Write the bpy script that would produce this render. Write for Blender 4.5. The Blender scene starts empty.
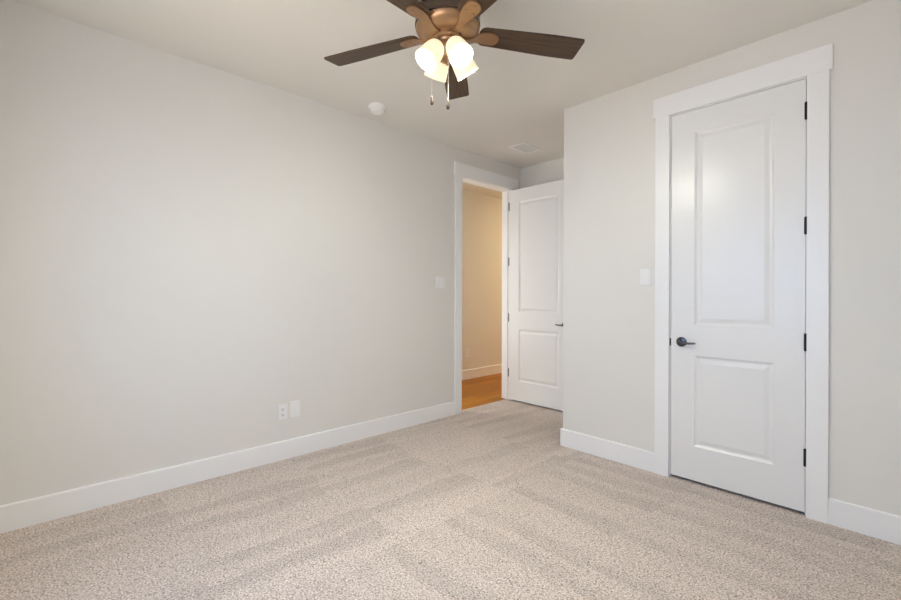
import bpy, bmesh, math, random
from mathutils import Vector, Matrix

random.seed(7)
scene = bpy.context.scene
col = scene.collection
PI = math.pi

# ------------------------------------------------------------------ camera
YAW, PITCH, ROLL, FPX, CAM_H = 0.8146, 0.0, 0.0032, 431.18, 1.2244
cam_data = bpy.data.cameras.new('camera')
cam_data.sensor_width = 36.0
cam_data.lens = FPX / 901.0 * 36.0
cam_data.shift_y = -4.95 / 901.0
cam_data.clip_start = 0.02
cam = bpy.data.objects.new('camera', cam_data)
col.objects.link(cam)
F = Vector((-math.sin(YAW), math.cos(YAW), 0))
R = Vector((math.cos(YAW), math.sin(YAW), 0))
U = Vector((0, 0, 1))
F2 = F * math.cos(PITCH) + U * math.sin(PITCH)
U2 = U * math.cos(PITCH) - F * math.sin(PITCH)
R3 = R * math.cos(ROLL) + U2 * math.sin(ROLL)
U3 = U2 * math.cos(ROLL) - R * math.sin(ROLL)
cam.matrix_world = Matrix(((R3.x, U3.x, -F2.x, 0), (R3.y, U3.y, -F2.y, 0),
                           (R3.z, U3.z, -F2.z, CAM_H), (0, 0, 0, 1)))
scene.camera = cam

# ------------------------------------------------------------------ world, light, exposure
scene.view_settings.view_transform = 'Standard'
scene.view_settings.look = 'None'
scene.view_settings.exposure = 0.05
scene.view_settings.gamma = 1.0
scene.view_settings.use_curve_mapping = False
scene.cycles.use_denoising = True
scene.cycles.max_bounces = 14
scene.cycles.diffuse_bounces = 10
scene.cycles.transmission_bounces = 8
scene.cycles.transparent_max_bounces = 12
scene.cycles.sample_clamp_indirect = 6.0

world = bpy.data.worlds.new('sky')
scene.world = world
world.use_nodes = True
wb = world.node_tree.nodes['Background']
wb.inputs['Color'].default_value = (0.62, 0.78, 1.0, 1)
wb.inputs['Strength'].default_value = 0.3

WIN_X0, WIN_X1, WIN_Z0, WIN_Z1 = -2.00, -0.40, 0.75, 2.20       # window in the wall behind the camera
YB = -0.40                                                        # that wall's room face


def area_light(name, loc, rot, sx, sy, power, color):
    d = bpy.data.lights.new(name, 'AREA')
    d.shape = 'RECTANGLE'
    d.size, d.size_y = sx, sy
    d.energy = power
    d.color = color
    o = bpy.data.objects.new(name, d)
    o.location = loc
    o.rotation_euler = rot
    col.objects.link(o)
    return o


area_light('window_daylight', ((WIN_X0 + WIN_X1) / 2, YB - 0.10, (WIN_Z0 + WIN_Z1) / 2), (PI / 2, 0, 0),
           WIN_X1 - WIN_X0, WIN_Z1 - WIN_Z0, 40.0, (0.40, 0.60, 1.0))                                  # blue sky
area_light('ceiling_fill', (-1.2, -3.2, 0.0), (PI, 0, 0), 6.0, 5.0, 640.0, (1.0, 0.72, 0.25))          # added fill aimed up through the window to brighten the ceiling
area_light('hall_ceiling_lamp', (-3.85, 6.7, 2.73), (0, 0, 0), 0.3, 0.3, 36.0, (1.0, 0.74, 0.41))
area_light('alcove_fill', (-4.50, 2.5, 1.3), (PI / 2, 0, -PI / 2), 1.0, 1.9, 31.0, (1.0, 0.97, 0.89))   # added fill to brighten the alcove, behind a made-up hall window
LAMP_BULB, LAMP_SHADE = 1180.0, 0.82

# ------------------------------------------------------------------ materials


def new_mat(name):
    m = bpy.data.materials.new(name)
    m.use_nodes = True
    return m, m.node_tree.nodes, m.node_tree.links, m.node_tree.nodes['Principled BSDF']


def plain(name, color, rough=0.5, metal=0.0, bump=None, coat=0.0, spec=0.5):
    m, n, l, b = new_mat(name)
    b.inputs['Base Color'].default_value = (*color, 1)
    b.inputs['Roughness'].default_value = rough
    b.inputs['Metallic'].default_value = metal
    b.inputs['Specular IOR Level'].default_value = spec
    if coat:
        b.inputs['Coat Weight'].default_value = coat
    tc = n.new('ShaderNodeTexCoord')
    noise = n.new('ShaderNodeTexNoise')
    sc, st = bump if bump else (90.0, 0.02)
    noise.inputs['Scale'].default_value = sc
    noise.inputs['Detail'].default_value = 3
    bp = n.new('ShaderNodeBump')
    bp.inputs['Strength'].default_value = st
    bp.inputs['Distance'].default_value = 0.002
    l.new(tc.outputs['Object'], noise.inputs['Vector'])
    l.new(noise.outputs['Fac'], bp.inputs['Height'])
    l.new(bp.outputs['Normal'], b.inputs['Normal'])
    return m


M_WALL = plain('wall_paint', (0.75, 0.734, 0.70), 0.62, bump=(160, 0.10), spec=0.3)
M_CEIL = plain('ceiling_paint', (0.755, 0.735, 0.69), 0.8, bump=(120, 0.12), spec=0.2)
M_TRIM = plain('trim_paint', (0.86, 0.86, 0.86), 0.33, bump=(60, 0.03))
M_DOOR = plain('door_paint', (0.80, 0.80, 0.795), 0.30, bump=(70, 0.03))
M_PLASTIC = plain('white_plastic', (0.83, 0.83, 0.82), 0.35)
M_DETECTOR = plain('detector_plastic', (0.90, 0.90, 0.87), 0.4)
M_SLOT = plain('dark_slot', (0.05, 0.05, 0.05), 0.6)
M_BLACK = plain('black_metal', (0.018, 0.018, 0.02), 0.32, 0.6)
M_CHROME = plain('dark_chrome', (0.085, 0.085, 0.09), 0.20, 1.0)
M_STEEL = plain('hinge_steel', (0.07, 0.068, 0.066), 0.3, 1.0)
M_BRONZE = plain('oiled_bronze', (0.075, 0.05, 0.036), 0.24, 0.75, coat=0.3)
M_BRONZE_LIT = plain('bronze_lamplit', (0.32, 0.185, 0.095), 0.34, 0.55)  # bronze lightened and warmed to paint in the lamps' glow on the fan's underside
M_VENT = plain('vent_metal', (0.70, 0.71, 0.69), 0.4)
M_DUCT = plain('vent_duct', (0.20, 0.20, 0.19), 0.7)
M_CHAIN = plain('chain_metal', (0.75, 0.70, 0.62), 0.3, 0.9)
M_FOB = plain('walnut_fob', (0.03, 0.014, 0.009), 0.6)


def math_node(n, l, op, a, b=None, clamp=False):
    q = n.new('ShaderNodeMath')
    q.operation = op
    q.use_clamp = clamp
    for i, v in enumerate((a, b)):
        if v is None:
            continue
        if isinstance(v, (int, float)):
            q.inputs[i].default_value = v
        else:
            l.new(v, q.inputs[i])
    return q.outputs[0]


def carpet_material():
    m, n, l, b = new_mat('speckled_carpet')
    b.inputs['Roughness'].default_value = 1.0
    b.inputs['Specular IOR Level'].default_value = 0.05
    b.inputs['Sheen Weight'].default_value = 0.15
    tc = n.new('ShaderNodeTexCoord')
    P = tc.outputs['Object']
    # tufts
    tuft = n.new('ShaderNodeTexNoise')
    tuft.inputs['Scale'].default_value = 125
    tuft.inputs['Detail'].default_value = 3.5
    tuft.inputs['Roughness'].default_value = 0.65
    l.new(P, tuft.inputs['Vector'])
    ramp = n.new('ShaderNodeValToRGB')
    e = ramp.color_ramp.elements
    e[0].position, e[0].color = 0.32, (0.282, 0.216, 0.175, 1)
    e[1].position, e[1].color = 0.68, (0.923, 0.833, 0.767, 1)
    x = ramp.color_ramp.elements.new(0.46)
    x.color = (0.577, 0.495, 0.442, 1)
    x = ramp.color_ramp.elements.new(0.55)
    x.color = (0.692, 0.606, 0.544, 1)
    l.new(tuft.outputs['Fac'], ramp.inputs['Fac'])
    # vacuum swaths: bands along y by the left wall, bands along x on the closet side
    sep = n.new('ShaderNodeSeparateXYZ')
    l.new(P, sep.inputs[0])
    wob = n.new('ShaderNodeTexNoise')
    wob.inputs['Scale'].default_value = 1.7
    wob.inputs['Detail'].default_value = 2
    l.new(P, wob.inputs['Vector'])
    w = math_node(n, l, 'MULTIPLY', math_node(n, l, 'SUBTRACT', wob.outputs['Fac'], 0.5), 0.55)

    def swath(coord, along, width, row, seed, lean):
        # every stroke is a wedge: the dark side widens along its row and stops at the row's end
        al = math_node(n, l, 'DIVIDE', math_node(n, l, 'ADD', math_node(n, l, 'ADD', along, seed), math_node(n, l, 'MULTIPLY', w, 0.5)), row)
        rown = math_node(n, l, 'FLOOR', al)
        u = math_node(n, l, 'FRACT', al)
        c = math_node(n, l, 'ADD', math_node(n, l, 'ADD', coord, math_node(n, l, 'MULTIPLY', w, 0.35)), math_node(n, l, 'MULTIPLY', rown, 0.137))
        t = math_node(n, l, 'ADD', math_node(n, l, 'FRACT', math_node(n, l, 'DIVIDE', c, width)),
                      math_node(n, l, 'MULTIPLY', math_node(n, l, 'SUBTRACT', tuft.outputs['Fac'], 0.5), 0.55))
        lim = math_node(n, l, 'ADD', math_node(n, l, 'MULTIPLY', u, lean), 0.18)
        d = math_node(n, l, 'MULTIPLY', math_node(n, l, 'SUBTRACT', t, lim), 3.2, True)
        e = math_node(n, l, 'MULTIPLY', math_node(n, l, 'SUBTRACT', 1.0, t), 7.0, True)
        idx = math_node(n, l, 'FLOOR', math_node(n, l, 'DIVIDE', c, width))
        xyz = n.new('ShaderNodeCombineXYZ')
        l.new(idx, xyz.inputs[0])
        l.new(rown, xyz.inputs[1])
        rnd = n.new('ShaderNodeTexWhiteNoise')
        rnd.noise_dimensions = '2D'
        l.new(xyz.outputs[0], rnd.inputs['Vector'])
        a = math_node(n, l, 'SUBTRACT', math_node(n, l, 'MULTIPLY', rnd.outputs['Value'], 1.6), 0.15, True)
        return math_node(n, l, 'SUBTRACT', 0.25, math_node(n, l, 'MULTIPLY', a, math_node(n, l, 'MULTIPLY', math_node(n, l, 'SUBTRACT', 1.0, d), e)))
    sx = swath(sep.outputs['X'], sep.outputs['Y'], 0.205, 0.78, 0.25, 0.55)
    sy = swath(sep.outputs['Y'], sep.outputs['X'], 0.185, 0.90, 0.08, 0.50)
    right = math_node(n, l, 'GREATER_THAN', math_node(n, l, 'ADD', sep.outputs['X'], math_node(n, l, 'MULTIPLY', w, 0.25)), -1.72)
    mixv = math_node(n, l, 'ADD', math_node(n, l, 'MULTIPLY', sy, right),
                     math_node(n, l, 'MULTIPLY', sx, math_node(n, l, 'SUBTRACT', 1.0, right)))
    # a lighter lane between the two fields of strokes
    lane = math_node(n, l, 'LESS_THAN', math_node(n, l, 'ABSOLUTE', math_node(n, l, 'ADD', math_node(n, l, 'ADD', sep.outputs['X'], 1.80), math_node(n, l, 'MULTIPLY', w, 0.25))), 0.085)
    fade = n.new('ShaderNodeTexNoise')
    fade.inputs['Scale'].default_value = 2.3
    l.new(P, fade.inputs['Vector'])
    amp = math_node(n, l, 'MULTIPLY', math_node(n, l, 'SUBTRACT', fade.outputs['Fac'], 0.18, True), 0.40)
    val = math_node(n, l, 'ADD', 1.0, math_node(n, l, 'ADD', math_node(n, l, 'MULTIPLY', mixv, amp), math_node(n, l, 'MULTIPLY', lane, 0.05)))
    # dark gaps between tufts
    gap = n.new('ShaderNodeTexVoronoi')
    gap.inputs['Scale'].default_value = 155
    l.new(P, gap.inputs['Vector'])
    gp = math_node(n, l, 'MULTIPLY', math_node(n, l, 'SUBTRACT', gap.outputs['Distance'], 0.42), 1.1, True)
    val = math_node(n, l, 'MULTIPLY', val, math_node(n, l, 'SUBTRACT', 1.10, gp))
    hsv = n.new('ShaderNodeHueSaturation')
    l.new(ramp.outputs['Color'], hsv.inputs['Color'])
    l.new(val, hsv.inputs['Value'])
    l.new(hsv.outputs['Color'], b.inputs['Base Color'])
    bp = n.new('ShaderNodeBump')
    bp.inputs['Strength'].default_value = 0.7
    bp.inputs['Distance'].default_value = 0.008
    l.new(tuft.outputs['Fac'], bp.inputs['Height'])
    l.new(bp.outputs['Normal'], b.inputs['Normal'])
    return m


def hardwood_material():
    m, n, l, b = new_mat('oak_planks')
    b.inputs['Roughness'].default_value = 0.45
    b.inputs['Specular IOR Level'].default_value = 0.3
    tc = n.new('ShaderNodeTexCoord')
    mp = n.new('ShaderNodeMapping')
    mp.inputs['Rotation'].default_value = (0, 0, PI / 2)
    l.new(tc.outputs['Object'], mp.inputs['Vector'])
    br = n.new('ShaderNodeTexBrick')
    br.inputs['Scale'].default_value = 1.0
    br.inputs['Brick Width'].default_value = 0.95
    br.inputs['Row Height'].default_value = 0.125
    br.inputs['Mortar Size'].default_value = 0.0015
    br.inputs['Color1'].default_value = (0.31, 0.115, 0.009, 1)
    br.inputs['Color2'].default_value = (0.44, 0.18, 0.015, 1)
    br.inputs['Mortar'].default_value = (0.12, 0.06, 0.02, 1)
    l.new(mp.outputs['Vector'], br.inputs['Vector'])
    mp2 = n.new('ShaderNodeMapping')
    mp2.inputs['Scale'].default_value = (45, 2.2, 1)
    l.new(tc.outputs['Object'], mp2.inputs['Vector'])
    gr = n.new('ShaderNodeTexNoise')
    gr.inputs['Scale'].default_value = 1.0
    gr.inputs['Detail'].default_value = 5
    l.new(mp2.outputs['Vector'], gr.inputs['Vector'])
    hsv = n.new('ShaderNodeHueSaturation')
    l.new(br.outputs['Color'], hsv.inputs['Color'])
    v = math_node(n, l, 'ADD', math_node(n, l, 'MULTIPLY', gr.outputs['Fac'], 0.7), 0.65)
    l.new(v, hsv.inputs['Value'])
    l.new(hsv.outputs['Color'], b.inputs['Base Color'])
    return m


def blade_material():
    m, n, l, b = new_mat('walnut_blade')
    b.inputs['Roughness'].default_value = 0.45
    b.inputs['Specular IOR Level'].default_value = 0.3
    tc = n.new('ShaderNodeTexCoord')
    mp = n.new('ShaderNodeMapping')
    mp.inputs['Scale'].default_value = (5, 90, 20)
    l.new(tc.outputs['Object'], mp.inputs['Vector'])
    gr = n.new('ShaderNodeTexNoise')
    gr.inputs['Scale'].default_value = 1.0
    gr.inputs['Detail'].default_value = 4
    l.new(mp.outputs['Vector'], gr.inputs['Vector'])
    rp = n.new('ShaderNodeValToRGB')
    rp.color_ramp.elements[0].position = 0.3
    rp.color_ramp.elements[0].color = (0.046, 0.027, 0.016, 1)
    rp.color_ramp.elements[1].position = 0.75
    rp.color_ramp.elements[1].color = (0.100, 0.061, 0.036, 1)
    l.new(gr.outputs['Fac'], rp.inputs['Fac'])
    l.new(rp.outputs['Color'], b.inputs['Base Color'])
    return m


def glow_material(name, color, strength, base=(0.9, 0.88, 0.82)):
    m, n, l, b = new_mat(name)
    b.inputs['Base Color'].default_value = (*base, 1)
    b.inputs['Roughness'].default_value = 0.35
    b.inputs['Emission Color'].default_value = (*color, 1)
    b.inputs['Emission Strength'].default_value = strength
    return m


def pane_material():
    m, n, l, b = new_mat('window_glass')
    out = n['Material Output']
    tr = n.new('ShaderNodeBsdfTransparent')
    gl = n.new('ShaderNodeBsdfGlossy')
    gl.inputs['Roughness'].default_value = 0.02
    mx = n.new('ShaderNodeMixShader')
    mx.inputs[0].default_value = 0.06
    l.new(tr.outputs[0], mx.inputs[1])
    l.new(gl.outputs[0], mx.inputs[2])
    l.new(mx.outputs[0], out.inputs['Surface'])
    return m


M_CARPET = carpet_material()
M_OAK = hardwood_material()
M_BLADE = blade_material()
M_SHADE = glow_material('frosted_glass_lit', (1.0, 0.86, 0.56), LAMP_SHADE, (0.40, 0.37, 0.32))
M_BULB = glow_material('bulb_glow', (1.0, 0.965, 0.80), LAMP_BULB)
M_PANE = pane_material()

# ------------------------------------------------------------------ mesh helpers


def box(bm, x0, x1, y0, y1, z0, z1, bev=0.0):
    t = bmesh.new()
    v = [t.verts.new(p) for p in ((x0, y0, z0), (x1, y0, z0), (x1, y1, z0), (x0, y1, z0),
                                  (x0, y0, z1), (x1, y0, z1), (x1, y1, z1), (x0, y1, z1))]
    for f in ((0, 3, 2, 1), (4, 5, 6, 7), (0, 1, 5, 4), (1, 2, 6, 5), (2, 3, 7, 6), (3, 0, 4, 7)):
        t.faces.new([v[i] for i in f])
    if bev > 0:
        bmesh.ops.bevel(t, geom=list(t.edges), offset=bev, segments=2, affect='EDGES', profile=0.5)
    me = bpy.data.meshes.new('tmp')
    t.to_mesh(me)
    t.free()
    bm.from_mesh(me)
    bpy.data.meshes.remove(me)


def prism(bm, pts, axis, a, b):
    """extrude a 2D outline along an axis; pts in the order of the two other axes"""
    def P(u, v, w):
        return {'x': (w, u, v), 'y': (u, w, v), 'z': (u, v, w)}[axis]
    lo = [bm.verts.new(P(u, v, a)) for u, v in pts]
    hi = [bm.verts.new(P(u, v, b)) for u, v in pts]
    k = len(pts)
    bm.faces.new(lo[::-1])
    bm.faces.new(hi)
    for i in range(k):
        bm.faces.new((lo[i], lo[(i + 1) % k], hi[(i + 1) % k], hi[i]))


def lathe(bm, prof, seg=40, mat=None, cap0=True, cap1=True):
    rings = []
    for r, z in prof:
        ring = []
        for i in range(seg):
            a = 2 * PI * i / seg
            p = Vector((r * math.cos(a), r * math.sin(a), z))
            ring.append(bm.verts.new(mat @ p if mat else p))
        rings.append(ring)
    for A, B in zip(rings, rings[1:]):
        for i in range(seg):
            bm.faces.new((A[i], A[(i + 1) % seg], B[(i + 1) % seg], B[i]))
    if cap0:
        bm.faces.new(rings[0][::-1])
    if cap1:
        bm.faces.new(rings[-1])


def tube(bm, pts, rad, seg=12):
    pts = [Vector(p) for p in pts]
    rads = rad if isinstance(rad, (list, tuple)) else [rad] * len(pts)
    rings = []
    side = None
    for i, p in enumerate(pts):
        d = (pts[min(i + 1, len(pts) - 1)] - pts[max(i - 1, 0)]).normalized()
        if side is None:
            side = d.cross(Vector((0, 0, 1)))
            if side.length < 1e-3:
                side = d.cross(Vector((1, 0, 0)))
        side = (side - d * side.dot(d)).normalized()
        up = d.cross(side)
        rings.append([bm.verts.new(p + (side * math.cos(2 * PI * k / seg) + up * math.sin(2 * PI * k / seg)) * rads[i]) for k in range(seg)])
    for A, B in zip(rings, rings[1:]):
        for k in range(seg):
            bm.faces.new((A[k], A[(k + 1) % seg], B[(k + 1) % seg], B[k]))
    bm.faces.new(rings[0][::-1])
    bm.faces.new(rings[-1])


def obj(name, bm, mat, parent=None, smooth=None, loc=None):
    bmesh.ops.recalc_face_normals(bm, faces=list(bm.faces))
    me = bpy.data.meshes.new(name)
    bm.to_mesh(me)
    bm.free()
    me.materials.append(mat)
    if smooth is not None:
        me.shade_smooth()
        me.set_sharp_from_angle(angle=math.radians(smooth))
    o = bpy.data.objects.new(name, me)
    col.objects.link(o)
    if parent is not None:
        o.parent = parent
    if loc is not None:
        o.location = loc
    return o


def empty(name, loc, rz=0.0):
    o = bpy.data.objects.new(name, None)
    o.empty_display_size = 0.05
    o.location = loc
    o.rotation_euler = (0, 0, rz)
    col.objects.link(o)
    return o


def tag(o, label=None, cat=None, group=None, kind=None):
    if label:
        o['label'] = label
    if cat:
        o['category'] = cat
    if group:
        o['group'] = group
    if kind:
        o['kind'] = kind
    return o


def struct(name, bm, mat, label, cat, smooth=None):
    return tag(obj(name, bm, mat, smooth=smooth), label, cat, kind='structure')


# ------------------------------------------------------------------ the room
H = 2.74
XL, XR = -3.188, 0.27          # left and right wall faces
YC, XC = 3.085, -1.929         # closet wall face and its outside corner
YF = 4.147                     # end wall of the entry alcove
TH = 0.12
HX = -4.40                     # hall's far wall face
EY0, EY1, EZ = 3.160, 3.975, 2.452          # entry opening between its jambs
CX0, CX1, CZ = -1.100, -0.388, 2.440        # closet opening between its jambs
JT = 0.02

bm = bmesh.new()
box(bm, -3.25, XR + TH, YB - TH, YF + TH, -0.05, 0.0)
struct('floor', bm, M_CARPET, 'speckled beige carpet with faint vacuum tracks across the bedroom', 'carpet')
bm = bmesh.new()
box(bm, HX - TH, -3.25, 1.2, 8.0, -0.05, -0.004)
struct('floor_hall', bm, M_OAK, 'orange oak plank floor of the hall beyond the open doorway', 'wooden floor')
bm = bmesh.new()
box(bm, XL - TH, XR + TH, YB - TH, YF + TH, H, H + 0.08)
struct('ceiling', bm, M_CEIL, 'flat pale greige bedroom ceiling carrying the fan', 'ceiling')
bm = bmesh.new()
box(bm, HX - TH, XL - TH, 1.2, 8.0, H, H + 0.08)
struct('ceiling_hall', bm, M_CEIL, 'hall ceiling beyond the open doorway', 'ceiling')

bm = bmesh.new()                # left wall with the entry opening
box(bm, XL - TH, XL, YB - TH, EY0 - JT, 0, H)
box(bm, XL - TH, XL, EY1 + JT, 8.0, 0, H)
box(bm, XL - TH, XL, EY0 - JT, EY1 + JT, EZ + JT, H)
struct('wall_left', bm, M_WALL, 'long plain greige wall on the left with the open doorway at its end', 'wall')
bm = bmesh.new()                # closet wall with its door opening
box(bm, XC, CX0 - JT, YC, YC + TH, 0, H)
box(bm, CX1 + JT, XR, YC, YC + TH, 0, H)
box(bm, CX0 - JT, CX1 + JT, YC, YC + TH, CZ + JT, H)
box(bm, XC, XC + TH, YC + TH, YF, 0, H)
struct('wall_right', bm, M_WALL, 'greige closet wall on the right holding the closed white door', 'wall')
bm = bmesh.new()
box(bm, XL, XR + TH, YF, YF + TH, 0, H)
struct('wall_far', bm, M_WALL, 'short greige wall behind and above the open white door', 'wall')
bm = bmesh.new()
box(bm, XR, XR + TH, YB - TH, YF, 0, H)
struct('wall_side', bm, M_WALL, 'greige wall at the right of the viewpoint, outside the picture', 'wall')
bm = bmesh.new()                # wall behind the viewpoint with the window opening
box(bm, XL, WIN_X0, YB - TH, YB, 0, H)
box(bm, WIN_X1, XR, YB - TH, YB, 0, H)
box(bm, WIN_X0, WIN_X1, YB - TH, YB, 0, WIN_Z0)
box(bm, WIN_X0, WIN_X1, YB - TH, YB, WIN_Z1, H)
struct('wall_back', bm, M_WALL, 'greige wall behind the viewpoint holding the bedroom window', 'wall')
bm = bmesh.new()
HW0, HW1, HWZ0, HWZ1 = 2.0, 3.0, 0.35, 2.25
box(bm, HX - TH, HX, 1.2, HW0, 0, H)
box(bm, HX - TH, HX, HW1, 8.0, 0, H)
box(bm, HX - TH, HX, HW0, HW1, 0, HWZ0)
box(bm, HX - TH, HX, HW0, HW1, HWZ1, H)
box(bm, HX, XL - TH, 1.2 - TH, 1.2, 0, H)
box(bm, HX, XL - TH, 8.0, 8.0 + TH, 0, H)
struct('wall_hall', bm, M_WALL, 'hall wall in warm lamplight seen through the open doorway', 'wall')

# window behind the viewpoint
wf = bmesh.new()
fy0, fy1 = YB - 0.09, YB - 0.03
for a, b_ in ((WIN_X0, WIN_X0 + 0.05), (WIN_X1 - 0.05, WIN_X1), ((WIN_X0 + WIN_X1) / 2 - 0.03, (WIN_X0 + WIN_X1) / 2 + 0.03)):
    box(wf, a, b_, fy0, fy1, WIN_Z0, WIN_Z1, 0.004)
for a, b_ in ((WIN_Z0, WIN_Z0 + 0.05), (WIN_Z1 - 0.05, WIN_Z1)):
    box(wf, WIN_X0 + 0.05, WIN_X1 - 0.05, fy0, fy1, a, b_, 0.004)
win = struct('window_1', wf, M_TRIM, 'white framed bedroom window behind the viewpoint', 'window')
pb = bmesh.new()
box(pb, WIN_X0 + 0.05, (WIN_X0 + WIN_X1) / 2 - 0.03, YB - 0.064, YB - 0.06, WIN_Z0 + 0.05, WIN_Z1 - 0.05)
obj('pane', pb, M_PANE, win)
pb = bmesh.new()
box(pb, (WIN_X0 + WIN_X1) / 2 + 0.03, WIN_X1 - 0.05, YB - 0.064, YB - 0.06, WIN_Z0 + 0.05, WIN_Z1 - 0.05)
obj('pane', pb, M_PANE, win)

wf = bmesh.new()  # invented hall window, unseen, built around the alcove fill light
for a, b_ in ((HW0, HW0 + 0.04), (HW1 - 0.04, HW1)):
    box(wf, HX - 0.08, HX - 0.03, a, b_, HWZ0, HWZ1, 0.003)
for a, b_ in ((HWZ0, HWZ0 + 0.04), (HWZ1 - 0.04, HWZ1)):
    box(wf, HX - 0.08, HX - 0.03, HW0 + 0.04, HW1 - 0.04, a, b_, 0.003)
win2 = struct('window_added', wf, M_TRIM, 'added tall white framed hall window for the alcove fill light, outside the picture', 'window')
pb = bmesh.new()
box(pb, HX - 0.058, HX - 0.054, HW0 + 0.04, HW1 - 0.04, HWZ0 + 0.04, HWZ1 - 0.04)
obj('pane', pb, M_PANE, win2)

# baseboards: profile with an eased top edge
BH, BT = 0.138, 0.015


def base_profile(s):            # s: outward sign
    return [(0, 0.0), (s * BT, 0.0), (s * BT, BH - 0.006), (s * (BT - 0.002), BH - 0.002), (s * (BT - 0.006), BH), (0, BH)]


def base_y(bm, x, s, y0, y1):   # along a wall facing +-x
    pr = base_profile(s)
    A = [bm.verts.new((x + d, y0, z)) for d, z in pr]
    B = [bm.verts.new((x + d, y1, z)) for d, z in pr]
    k = len(pr)
    bm.faces.new(A)
    bm.faces.new(B[::-1])
    for i in range(k):
        bm.faces.new((A[i], B[i], B[(i + 1) % k], A[(i + 1) % k]))


def base_x(bm, y, s, x0, x1):
    pr = base_profile(s)
    A = [bm.verts.new((x0, y + d, z)) for d, z in pr]
    B = [bm.verts.new((x1, y + d, z)) for d, z in pr]
    k = len(pr)
    bm.faces.new(A)
    bm.faces.new(B[::-1])
    for i in range(k):
        bm.faces.new((A[i], B[i], B[(i + 1) % k], A[(i + 1) % k]))


CASE_W, CASE_T = 0.092, 0.018
REV = 0.005
ECL = EY0 - REV - CASE_W        # entry casing outer edges
ECR = EY1 + REV + CASE_W
bm = bmesh.new()
base_y(bm, XL, 1, YB, ECL)
struct('baseboard_left', bm, M_TRIM, 'white baseboard along the foot of the long left wall', 'baseboard')
bm = bmesh.new()
base_x(bm, YC, -1, XC - BT, CX0 - REV - CASE_W)
base_y(bm, XC, -1, YC, YF)
struct('baseboard_right', bm, M_TRIM, 'white baseboard on the closet wall between outside corner and door casing', 'baseboard')
bm = bmesh.new()
base_x(bm, YC, -1, CX1 + REV + CASE_W, XR)
struct('baseboard_corner', bm, M_TRIM, 'white baseboard right of the closet door casing', 'baseboard')
bm = bmesh.new()
base_x(bm, YF, -1, XL, XC - BT)
struct('baseboard_far', bm, M_TRIM, 'white baseboard behind the open white door', 'baseboard')
bm = bmesh.new()
base_y(bm, HX, 1, 1.2, 8.0)
struct('baseboard_hall', bm, M_TRIM, 'white baseboard of the hall beyond the open doorway', 'baseboard')
bm = bmesh.new()
base_y(bm, XR, -1, YB, YC - BT)
struct('baseboard_side', bm, M_TRIM, 'white baseboard on the wall outside the picture to the right', 'baseboard')
bm = bmesh.new()
base_x(bm, YB, 1, XL + BT, XR - BT)
struct('baseboard_back', bm, M_TRIM, 'white baseboard under the window behind the viewpoint', 'baseboard')

# door casings and jambs ------------------------------------------------------
HEAD_T, HEAD_H, HORN = 0.0185, 0.135, 0.014
t1 = empty('trim_1', (XL, (EY0 + EY1) / 2, 0))
tag(t1, 'white casing around the open doorway to the hall', 'door casing', kind='structure')


def child_box(name, parent, dims, mat, bev=0.0015):
    b_ = bmesh.new()
    px, py, pz = parent.location
    x0, x1, y0, y1, z0, z1 = dims
    box(b_, x0 - px, x1 - px, y0 - py, y1 - py, z0 - pz, z1 - pz, bev)
    return obj(name, b_, mat, parent)


child_box('casing_leg', t1, (XL, XL + CASE_T, ECL, EY0 - REV, 0, EZ + REV), M_TRIM)
child_box('casing_leg', t1, (XL, XL + CASE_T, EY1 + REV, min(ECR, YF - 0.02), 0, EZ + REV), M_TRIM)
child_box('head_casing', t1, (XL, XL + HEAD_T, ECL - HORN, min(ECR + HORN, YF - 0.012), EZ + REV, EZ + REV + HEAD_H), M_TRIM)
child_box('jamb', t1, (XL - TH, XL, EY0 - JT, EY0, 0, EZ), M_TRIM, 0)
child_box('jamb', t1, (XL - TH, XL, EY1, EY1 + JT, 0, EZ), M_TRIM, 0)
child_box('head_jamb', t1, (XL - TH, XL, EY0 - JT, EY1 + JT, EZ, EZ + JT), M_TRIM, 0)
child_box('door_stop', t1, (XL - 0.075, XL - 0.04, EY1 - 0.011, EY1, 0, EZ), M_TRIM, 0.001)
child_box('door_stop', t1, (XL - 0.075, XL - 0.04, EY0, EY0 + 0.011, 0, EZ), M_TRIM, 0.001)
child_box('casing_leg', t1, (XL - TH - CASE_T, XL - TH, EY0 - REV - CASE_W, EY0 - REV, 0, EZ + REV), M_TRIM)
child_box('casing_leg', t1, (XL - TH - CASE_T, XL - TH, EY1 + REV, EY1 + REV + CASE_W, 0, EZ + REV), M_TRIM)
child_box('head_casing', t1, (XL - TH - HEAD_T, XL - TH, ECL - HORN, ECR + HORN, EZ + REV, EZ + REV + HEAD_H), M_TRIM)

t2 = empty('trim_2', ((CX0 + CX1) / 2, YC, 0))
tag(t2, 'white casing framing the closed closet door on the right', 'door casing', kind='structure')
child_box('casing_leg', t2, (CX0 - REV - CASE_W, CX0 - REV, YC - CASE_T, YC, 0, CZ + REV), M_TRIM)
child_box('casing_leg', t2, (CX1 + REV, CX1 + REV + CASE_W, YC - CASE_T, YC, 0, CZ + REV), M_TRIM)
child_box('head_casing', t2, (CX0 - REV - CASE_W - HORN, CX1 + REV + CASE_W + HORN, YC - HEAD_T, YC, CZ + REV, CZ + REV + HEAD_H), M_TRIM)
child_box('jamb', t2, (CX0 - JT, CX0, YC, YC + TH, 0, CZ), M_TRIM, 0)
child_box('jamb', t2, (CX1, CX1 + JT, YC, YC + TH, 0, CZ), M_TRIM, 0)
child_box('head_jamb', t2, (CX0 - JT, CX1 + JT, YC, YC + TH, CZ, CZ + JT), M_TRIM, 0)
child_box('door_stop', t2, (CX0, CX0 + 0.011, YC + 0.042, YC + 0.075, 0, CZ), M_TRIM, 0.001)
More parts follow.
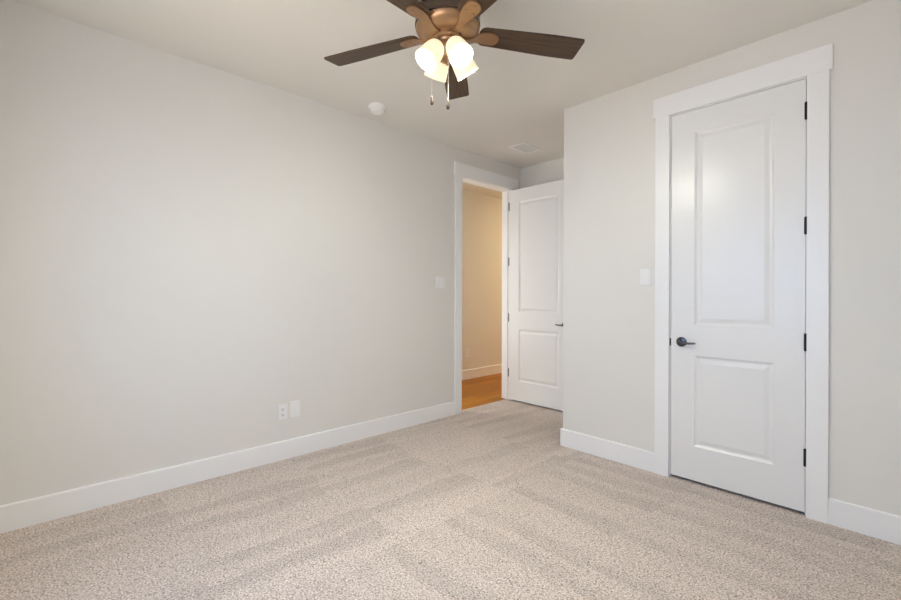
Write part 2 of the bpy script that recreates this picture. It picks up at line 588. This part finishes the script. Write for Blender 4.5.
child_box('door_stop', t2, (CX1 - 0.011, CX1, YC + 0.042, YC + 0.075, 0, CZ), M_TRIM, 0.001)
child_box('strike_plate', t2, (CX0 - 0.009, CX0 + 0.0012, YC - 0.0015, YC + 0.03, 0.888, 0.938), M_BLACK, 0)['label'] = 'black strike plate'


# doors -----------------------------------------------------------------------
def door_slab(w, h, t, stile=0.142):
    """two-panel moulded door, local x 0..w, y 0..-t (front at -t), z 0..h"""
    bm = bmesh.new()
    xs = [0, stile, w - stile, w]
    zs = [0, 0.222, 0.815, 1.012, h - 0.142, h]
    loops = [(0.0, 0.0), (0.004, 0.003), (0.012, 0.0085), (0.020, 0.0095), (0.026, 0.0085), (0.044, 0.003), (0.048, 0.0022)]

    def face_side(y, s):
        for i in range(3):
            for j in range(5):
                x0, x1, z0, z1 = xs[i], xs[i + 1], zs[j], zs[j + 1]
                if i == 1 and j in (1, 3):
                    prev = None
                    for inset, depth in loops:
                        q = [bm.verts.new((a, y + s * depth, c)) for a, c in
                             ((x0 + inset, z0 + inset), (x1 - inset, z0 + inset), (x1 - inset, z1 - inset), (x0 + inset, z1 - inset))]
                        if prev:
                            for k in range(4):
                                bm.faces.new((prev[k], prev[(k + 1) % 4], q[(k + 1) % 4], q[k]))
                        prev = q
                    bm.faces.new(prev)
                else:
                    bm.faces.new([bm.verts.new(p) for p in ((x0, y, z0), (x1, y, z0), (x1, y, z1), (x0, y, z1))])
    face_side(-t, 1)
    face_side(0, -1)
    for a, b_ in (((0, 0), (w, 0)), ((w, 0), (w, h)), ((w, h), (0, h)), ((0, h), (0, 0))):
        n_x = [x for x in xs] if a[1] == b_[1] else None
        n_z = [z for z in zs] if n_x is None else None
        seq = [(x, a[1]) for x in n_x] if n_x else [(a[0], z) for z in n_z]
        for p, q in zip(seq, seq[1:]):
            bm.faces.new([bm.verts.new(v) for v in ((p[0], -t, p[1]), (q[0], -t, q[1]), (q[0], 0, q[1]), (p[0], 0, p[1]))])
    bmesh.ops.remove_doubles(bm, verts=list(bm.verts), dist=0.00005)
    return bm


def lever_set(parent, x, y, z, dirx, out):
    """rosette, neck and lever on a door face; out = -1 towards -y"""
    b_ = bmesh.new()
    mt = Matrix.Translation((x, y, z)) @ Matrix.Rotation(PI / 2 if out < 0 else -PI / 2, 4, 'X')
    lathe(b_, [(0.0325, 0.0), (0.0325, 0.005), (0.029, 0.010), (0.019, 0.0125), (0.0125, 0.014), (0.0115, 0.038), (0.012, 0.046), (0.006, 0.049)], 32, mt)
    rose = obj('door_handle', b_, M_CHROME, parent, smooth=40)
    rose['label'] = 'dark metal lever handle'
    b_ = bmesh.new()
    yy = y + out * 0.043
    pts, rads = [], []
    for i in range(13):
        t = i / 12.0
        pts.append((x + dirx * (0.100 * t - 0.004), yy - out * 0.006 * math.sin(t * PI * 0.5), z - 0.004 * math.sin(t * PI)))
        rads.append(0.0085 - 0.0025 * t + (0 if t < 0.98 else -0.002))
    tube(b_, pts, rads, 14)
    obj('lever', b_, M_CHROME, rose, smooth=50)


def hinge(parent, x, y, z, leafdir, mat):
    b_ = bmesh.new()
    mt = Matrix.Translation((x, y, z))
    prof = [(0.0035, -0.050), (0.0055, -0.047), (0.0068, -0.0455)]
    for k in range(5):
        z0 = -0.045 + k * 0.018
        prof += [(0.0068, z0), (0.0068, z0 + 0.0172), (0.0058, z0 + 0.0174), (0.0058, z0 + 0.0179)]
    prof += [(0.0068, 0.0455), (0.0055, 0.047), (0.0035, 0.050)]
    lathe(b_, prof, 16, mt)
    lx, ly = leafdir
    x2, y2 = x + lx, y + ly
    box(b_, min(x, x2) - 0.0012, max(x, x2) + 0.0012, min(y, y2) - 0.0012, max(y, y2) + 0.0012, z - 0.045, z + 0.045)
    return obj('hinge', b_, mat, parent, smooth=40)


HINGE_Z = (0.327, 0.968, 1.617, 2.255)
D_H = 2.416
# closed closet door
dw = (CX1 - 0.003) - (CX0 + 0.003)
d2 = obj('door_2', door_slab(dw, D_H, 0.035), M_DOOR)
d2.location = (CX0 + 0.003, YC + 0.037, 0.020)
tag(d2, 'closed white two-panel closet door with a lever handle on its left', 'door', kind='structure')
lever_set(d2, 0.066, -0.035, 0.918 - 0.020, 1, -1)
for hz in HINGE_Z:
    hinge(d2, dw + 0.0015, -0.035 - 0.0085, hz - 0.020, (0, 0.03), M_BLACK)['label'] = 'black hinge'
# open entry door: hinged on the far jamb, swung back against the end wall
ew = EY1 - EY0 - 0.006
d1 = obj('door_1', door_slab(ew, D_H, 0.035), M_DOOR)
d1.location = (XL + 0.004, EY1 - 0.001, 0.020)
d1.rotation_euler = (0, 0, math.radians(0.0))
tag(d1, 'open white two-panel door swung back beside the hall doorway', 'door', kind='structure')
lever_set(d1, ew - 0.066, -0.035, 0.918 - 0.020, -1, -1)
lever_set(d1, ew - 0.066, 0.0, 0.918 - 0.020, -1, 1)
for hz in HINGE_Z:
    hinge(d1, -0.003, -0.033, hz - 0.020, (0, 0.03), M_STEEL)['label'] = 'dark steel hinge'


# ------------------------------------------------------------------ ceiling fan
FX, FY = -1.469, 1.362
fan = empty('ceiling_fan', (FX, FY, H))
tag(fan, 'five-blade dark bronze ceiling fan with four lit glass shades', 'ceiling fan')
BZ = 2.448 - H                  # blade plane, relative to the ceiling

b_ = bmesh.new()
lathe(b_, [(0.118, 0.0), (0.122, -0.004), (0.122, -0.035), (0.116, -0.045), (0.120, -0.055), (0.140, -0.085), (0.149, -0.115), (0.149, -0.150),
           (0.143, -0.156), (0.143, -0.166), (0.150, -0.172), (0.152, -0.215), (0.146, -0.224), (0.146, -0.234), (0.151, -0.241),
           (0.151, -0.272), (0.146, -0.276), (0.100, -0.278)], 64)
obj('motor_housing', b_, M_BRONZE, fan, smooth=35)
b_ = bmesh.new()
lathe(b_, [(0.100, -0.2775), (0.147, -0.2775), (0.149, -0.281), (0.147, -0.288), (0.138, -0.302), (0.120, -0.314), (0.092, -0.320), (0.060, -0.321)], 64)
obj('bottom_pan', b_, M_BRONZE_LIT, fan, smooth=35)['label'] = 'bottom pan of the motor, lamplight painted into its bronze'

b_ = bmesh.new()
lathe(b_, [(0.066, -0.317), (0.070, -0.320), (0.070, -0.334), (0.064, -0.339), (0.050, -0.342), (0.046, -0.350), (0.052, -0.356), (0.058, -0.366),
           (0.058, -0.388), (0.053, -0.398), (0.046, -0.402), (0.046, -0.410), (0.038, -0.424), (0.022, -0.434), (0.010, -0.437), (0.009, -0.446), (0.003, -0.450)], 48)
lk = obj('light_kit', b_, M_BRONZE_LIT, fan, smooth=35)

PITCH_B = -math.tan(math.radians(10.5))


def loft(bm, stations):
    """stations: (r, half width front, half width back, z centre, slope, thickness)"""
    rings = []
    for r, w0, w1, zc, sl, th in stations:
        rings.append([bm.verts.new((r, v, zc + sl * v + dz)) for v, dz in ((-w0, th / 2), (w1, th / 2), (w1, -th / 2), (-w0, -th / 2))])
    for A, B in zip(rings, rings[1:]):
        for k in range(4):
            bm.faces.new((A[k], A[(k + 1) % 4], B[(k + 1) % 4], B[k]))
    bm.faces.new(rings[0][::-1])
    bm.faces.new(rings[-1])


def blade_stations():
    st = []
    r0, r1 = 0.150, 0.669
    N = 40
    for i in range(N + 1):
        t = i / N
        t = 0.5 - 0.5 * math.cos(PI * t)
        r = r0 + (r1 - r0) * t
        w = 0.051 + 0.0145 * min(1.0, (r - r0) / 0.36)
        e0, e1 = r - r0, r1 - r
        if e0 < 0.030:
            w -= 0.030 * (1 - math.sqrt(max(0, 1 - (1 - e0 / 0.030) ** 2)))
        if e1 < 0.012:
            w -= 0.012 * (1 - math.sqrt(max(0, 1 - (1 - e1 / 0.012) ** 2)))
        st.append((r, w, w, BZ, PITCH_B, 0.007))
    return st


def iron_stations():
    st = []
    keys = [(0.055, 0.017, -0.327, 0.0, 0.010), (0.085, 0.016, -0.327, 0.0, 0.010), (0.110, 0.0155, -0.321, 0.25, 0.010), (0.135, 0.020, -0.309, 0.7, 0.009),
            (0.160, 0.029, BZ - 0.009, 1.0, 0.008), (0.190, 0.034, BZ - 0.008, 1.0, 0.008), (0.215, 0.034, BZ - 0.008, 1.0, 0.008)]
    for r, w, z, s, th in keys:
        st.append((r, w, w, z, PITCH_B * s, th))
    for k in range(1, 9):       # rounded outer end
        a = PI / 2 * k / 8
        st.append((0.215 + 0.032 * math.sin(a), max(0.004, 0.034 * math.cos(a)), max(0.004, 0.034 * math.cos(a)), BZ - 0.008, PITCH_B, 0.008))
    return st


b_ = bmesh.new()
loft(b_, blade_stations())
blade = obj('blade', b_, M_BLADE, fan, smooth=30)
b_ = bmesh.new()
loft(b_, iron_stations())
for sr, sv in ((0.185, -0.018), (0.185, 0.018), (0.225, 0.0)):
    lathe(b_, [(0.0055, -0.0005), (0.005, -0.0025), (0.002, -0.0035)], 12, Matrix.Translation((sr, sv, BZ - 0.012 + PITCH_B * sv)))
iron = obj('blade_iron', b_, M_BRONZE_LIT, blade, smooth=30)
blade.rotation_euler = (0, 0, math.radians(59.25))
for k in range(1, 5):
    c = blade.copy()
    col.objects.link(c)
    c.rotation_euler = (0, 0, math.radians(59.25 + 72 * k))
    c.parent = fan
    ci = iron.copy()
    col.objects.link(ci)
    ci.parent = c

# four shades on curved arms
SH_TOP = Vector((0.047, 0, 2.372 - H))
SH_DIR = (Vector((0.115, 0, 2.281 - H)) - SH_TOP).normalized()
SH_LEN = (Vector((0.115, 0, 2.281 - H)) - SH_TOP).length


def shade_frame():
    z = SH_DIR
    y = Vector((0, 1, 0))
    x = y.cross(z)
    return Matrix(((x.x, y.x, z.x, SH_TOP.x), (x.y, y.y, z.y, SH_TOP.y), (x.z, y.z, z.z, SH_TOP.z), (0, 0, 0, 1)))


MS = shade_frame()
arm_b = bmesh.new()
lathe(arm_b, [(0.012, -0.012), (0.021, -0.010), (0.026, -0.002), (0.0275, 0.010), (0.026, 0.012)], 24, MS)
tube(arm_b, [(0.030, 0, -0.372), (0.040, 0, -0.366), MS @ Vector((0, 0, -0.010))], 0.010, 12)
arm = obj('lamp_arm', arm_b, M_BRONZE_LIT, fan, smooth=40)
sb = bmesh.new()
outer = [(0.020, 0.002), (0.031, 0.007), (0.040, 0.017), (0.0455, 0.032), (0.049, 0.052), (0.0515, 0.075), (0.0535, 0.097), (0.0555, SH_LEN)]
inner = [(r - 0.003, z + (0.003 if i == 0 else 0)) for i, (r, z) in enumerate(outer)]
lathe(sb, outer + [(0.0542, SH_LEN + 0.0016)] + inner[::-1], 40, MS)
shade = obj('lamp_shade', sb, M_SHADE, arm, smooth=60)
shade['label'] = 'frosted white glass shade, lit'
bb = bmesh.new()
lathe(bb, [(0.012, 0.012), (0.013, 0.030), (0.022, 0.045), (0.0285, 0.062), (0.0285, 0.072), (0.023, 0.086), (0.012, 0.094), (0.003, 0.096)], 24, MS)
bulb = obj('bulb', bb, M_BULB, arm, smooth=60)
arm.rotation_euler = (0, 0, math.radians(259.04))
for k in range(1, 4):
    c = arm.copy()
    col.objects.link(c)
    c.rotation_euler = (0, 0, math.radians(259.04 + 90 * k))
    for src in (shade, bulb):
        s = src.copy()
        col.objects.link(s)
        s.parent = c

# pull chains
for ang, r, ztop, zfob in ((217, 0.074, -0.395, 2.154 - H), (320, 0.056, -0.39, 2.104 - H)):
    ca, sa = math.cos(math.radians(ang)), math.sin(math.radians(ang))
    b_ = bmesh.new()
    pr = []
    z = ztop
    while z > zfob:
        pr += [(0.0006, z), (0.0016, z - 0.0014), (0.0006, z - 0.0028)]
        z -= 0.0034
    lathe(b_, pr, 8, Matrix.Translation((r * ca, r * sa, 0)))
    tube(b_, [(0.050 * ca, 0.050 * sa, ztop), ((r + 0.001) * ca, (r + 0.001) * sa, ztop + 0.001)], 0.003, 10)
    ch = obj('pull_chain', b_, M_CHAIN, fan, smooth=50)
    b_ = bmesh.new()
    lathe(b_, [(0.002, 0.003), (0.0035, 0.0), (0.0055, -0.008), (0.0078, -0.022), (0.0082, -0.030), (0.0065, -0.038), (0.003, -0.042)], 20,
          Matrix.Translation((r * ca, r * sa, zfob)))
    obj('fob', b_, M_FOB, ch, smooth=50)['label'] = 'dark wooden pull fob'

# ------------------------------------------------------------------ small fittings
b_ = bmesh.new()
lathe(b_, [(0.070, 0.0), (0.070, -0.010), (0.067, -0.014), (0.058, -0.016)], 48)
sd = empty('smoke_detector', (-2.928, 1.945, H))
tag(sd, 'round white smoke detector on the ceiling near the left wall', 'smoke detector')
obj('mounting_plate', b_, M_DETECTOR, sd, smooth=35)
b_ = bmesh.new()
lathe(b_, [(0.058, -0.015), (0.059, -0.022), (0.055, -0.024), (0.052, -0.029), (0.053, -0.031), (0.051, -0.046), (0.042, -0.054), (0.022, -0.056), (0.020, -0.054), (0.004, -0.054)], 48)
obj('sensor_cover', b_, M_DETECTOR, sd, smooth=35)

# ceiling vent
VX, VY, VW, VL = -2.700, 3.600, 0.19, 0.30
av = empty('air_vent', (VX, VY, H))
tag(av, 'small white louvred air vent in the ceiling before the alcove', 'air vent')
b_ = bmesh.new()
fr = 0.026
box(b_, -VW / 2, -VW / 2 + fr, -VL / 2, VL / 2, -0.008, 0, 0.002)
box(b_, VW / 2 - fr, VW / 2, -VL / 2, VL / 2, -0.008, 0, 0.002)
box(b_, -VW / 2 + fr, VW / 2 - fr, -VL / 2, -VL / 2 + fr, -0.008, 0, 0.002)
box(b_, -VW / 2 + fr, VW / 2 - fr, VL / 2 - fr, VL / 2, -0.008, 0, 0.002)
obj('vent_frame', b_, M_PLASTIC, av)
b_ = bmesh.new()
box(b_, -VW / 2 + fr, VW / 2 - fr, -VL / 2 + fr, VL / 2 - fr, -0.0015, 0)
obj('backing', b_, M_DUCT, av)
b_ = bmesh.new()
nsl = 11
for k in range(nsl):
    x = -VW / 2 + fr + (VW - 2 * fr) * (k + 0.5) / nsl
    prism(b_, [(x - 0.0055, -0.0065), (x - 0.004, -0.0075), (x + 0.0055, -0.0020), (x + 0.0055, -0.0010)], 'y', -VL / 2 + fr, VL / 2 - fr)
obj('louvre_grille', b_, M_VENT, av)


def plate_bm(w, h, t=0.0055):
    b2 = bmesh.new()
    box(b2, -w / 2, w / 2, -t, 0, -h / 2, h / 2, 0.002)
    return b2


def wall_fitting(name, loc, rz, label, cat, group=None):
    o = empty(name, loc, rz)
    tag(o, label, cat, group)
    return o


def rocker(parent, x):
    b2 = bmesh.new()
    box(b2, x - 0.0195, x + 0.0195, -0.0062, -0.0055, -0.036, 0.036)
    obj('rocker_frame', b2, M_PLASTIC, parent)
    b2 = bmesh.new()
    prism(b2, [(-0.0055, -0.033), (-0.0105, -0.033), (-0.0075, 0.0), (-0.0066, 0.033), (-0.0055, 0.033)], 'x', x - 0.0165, x + 0.0165)
    obj('rocker', b2, M_PLASTIC, parent)


def screws(parent, pts):
    for x, z in pts:
        b2 = bmesh.new()
        lathe(b2, [(0.0033, 0), (0.003, 0.0007), (0.001, 0.001)], 12, Matrix.Translation((x, -0.0054, z)) @ Matrix.Rotation(PI / 2, 4, 'X'))
        obj('screw', b2, M_PLASTIC, parent)


# local frame: the plate faces -y; rz = +90deg makes it face +x
s1 = wall_fitting('light_switch', (XL, 2.862, 1.350), PI / 2, 'white double rocker switch on the left wall beside the doorway', 'light switch', 'rocker light switches')
obj('cover_plate', plate_bm(0.118, 0.118), M_PLASTIC, s1)
for x in (-0.023, 0.023):
    rocker(s1, x)
screws(s1, [(-0.023, 0.047), (-0.023, -0.047), (0.023, 0.047), (0.023, -0.047)])
s2 = wall_fitting('light_switch', (-1.268, YC, 1.354), 0, 'white single rocker switch on the wall left of the closet door', 'light switch', 'rocker light switches')
obj('cover_plate', plate_bm(0.074, 0.120), M_PLASTIC, s2)
rocker(s2, 0)
screws(s2, [(0, 0.048), (0, -0.048)])


def duplex(parent):
    for z in (0.0195, -0.0195):
        b2 = bmesh.new()
        pts = []
        for k in range(24):
            a = 2 * PI * k / 24
            pts.append((max(-0.0165, min(0.0165, 0.0195 * math.cos(a))), z + max(-0.0140, min(0.0140, 0.0170 * math.sin(a)))))
        prism(b2, pts, 'y', -0.0075, -0.005)
        f = obj('receptacle', b2, M_PLASTIC, parent)
        b2 = bmesh.new()
        box(b2, -0.0085, -0.0058, -0.0079, -0.0070, z - 0.001, z + 0.009)
        box(b2, 0.0058, 0.0085, -0.0079, -0.0070, z + 0.000, z + 0.008)
        lathe(b2, [(0.0036, 0.0), (0.0036, 0.0009)], 12, Matrix.Translation((0, -0.0070, z - 0.0070)) @ Matrix.Rotation(PI / 2, 4, 'X'))
        obj('slots', b2, M_SLOT, f)['label'] = 'dark plug slots'
    screws(parent, [(0, 0)])


o1 = wall_fitting('power_outlet', (XL, 1.294, 0.351), PI / 2, 'white duplex power outlet low on the left wall, left of the cable plate', 'outlet', 'duplex power outlets')
obj('cover_plate', plate_bm(0.070, 0.115), M_PLASTIC, o1)
duplex(o1)
o2 = wall_fitting('cable_plate', (XL, 1.387, 0.357), PI / 2, 'white cable plate low on the left wall, right of the duplex outlet', 'wall plate')
obj('cover_plate', plate_bm(0.078, 0.124), M_PLASTIC, o2)
b_ = bmesh.new()
box(b_, -0.0165, 0.0165, -0.0070, -0.0055, -0.033, 0.033, 0.0006)
ins = obj('insert', b_, M_PLASTIC, o2)
b_ = bmesh.new()
lathe(b_, [(0.0065, 0.0), (0.0065, 0.003), (0.0045, 0.003), (0.0045, 0.009), (0.0036, 0.009)], 16, Matrix.Translation((0, -0.0068, 0)) @ Matrix.Rotation(PI / 2, 4, 'X'))
obj('cable_jack', b_, M_PLASTIC, ins, smooth=40)
screws(o2, [(0, 0.049), (0, -0.049)])
o3 = wall_fitting('power_outlet', (HX, 4.474, 0.388), PI / 2, 'white power outlet in the hall, seen through the open doorway', 'outlet', 'duplex power outlets')
obj('cover_plate', plate_bm(0.074, 0.120), M_PLASTIC, o3)
duplex(o3)
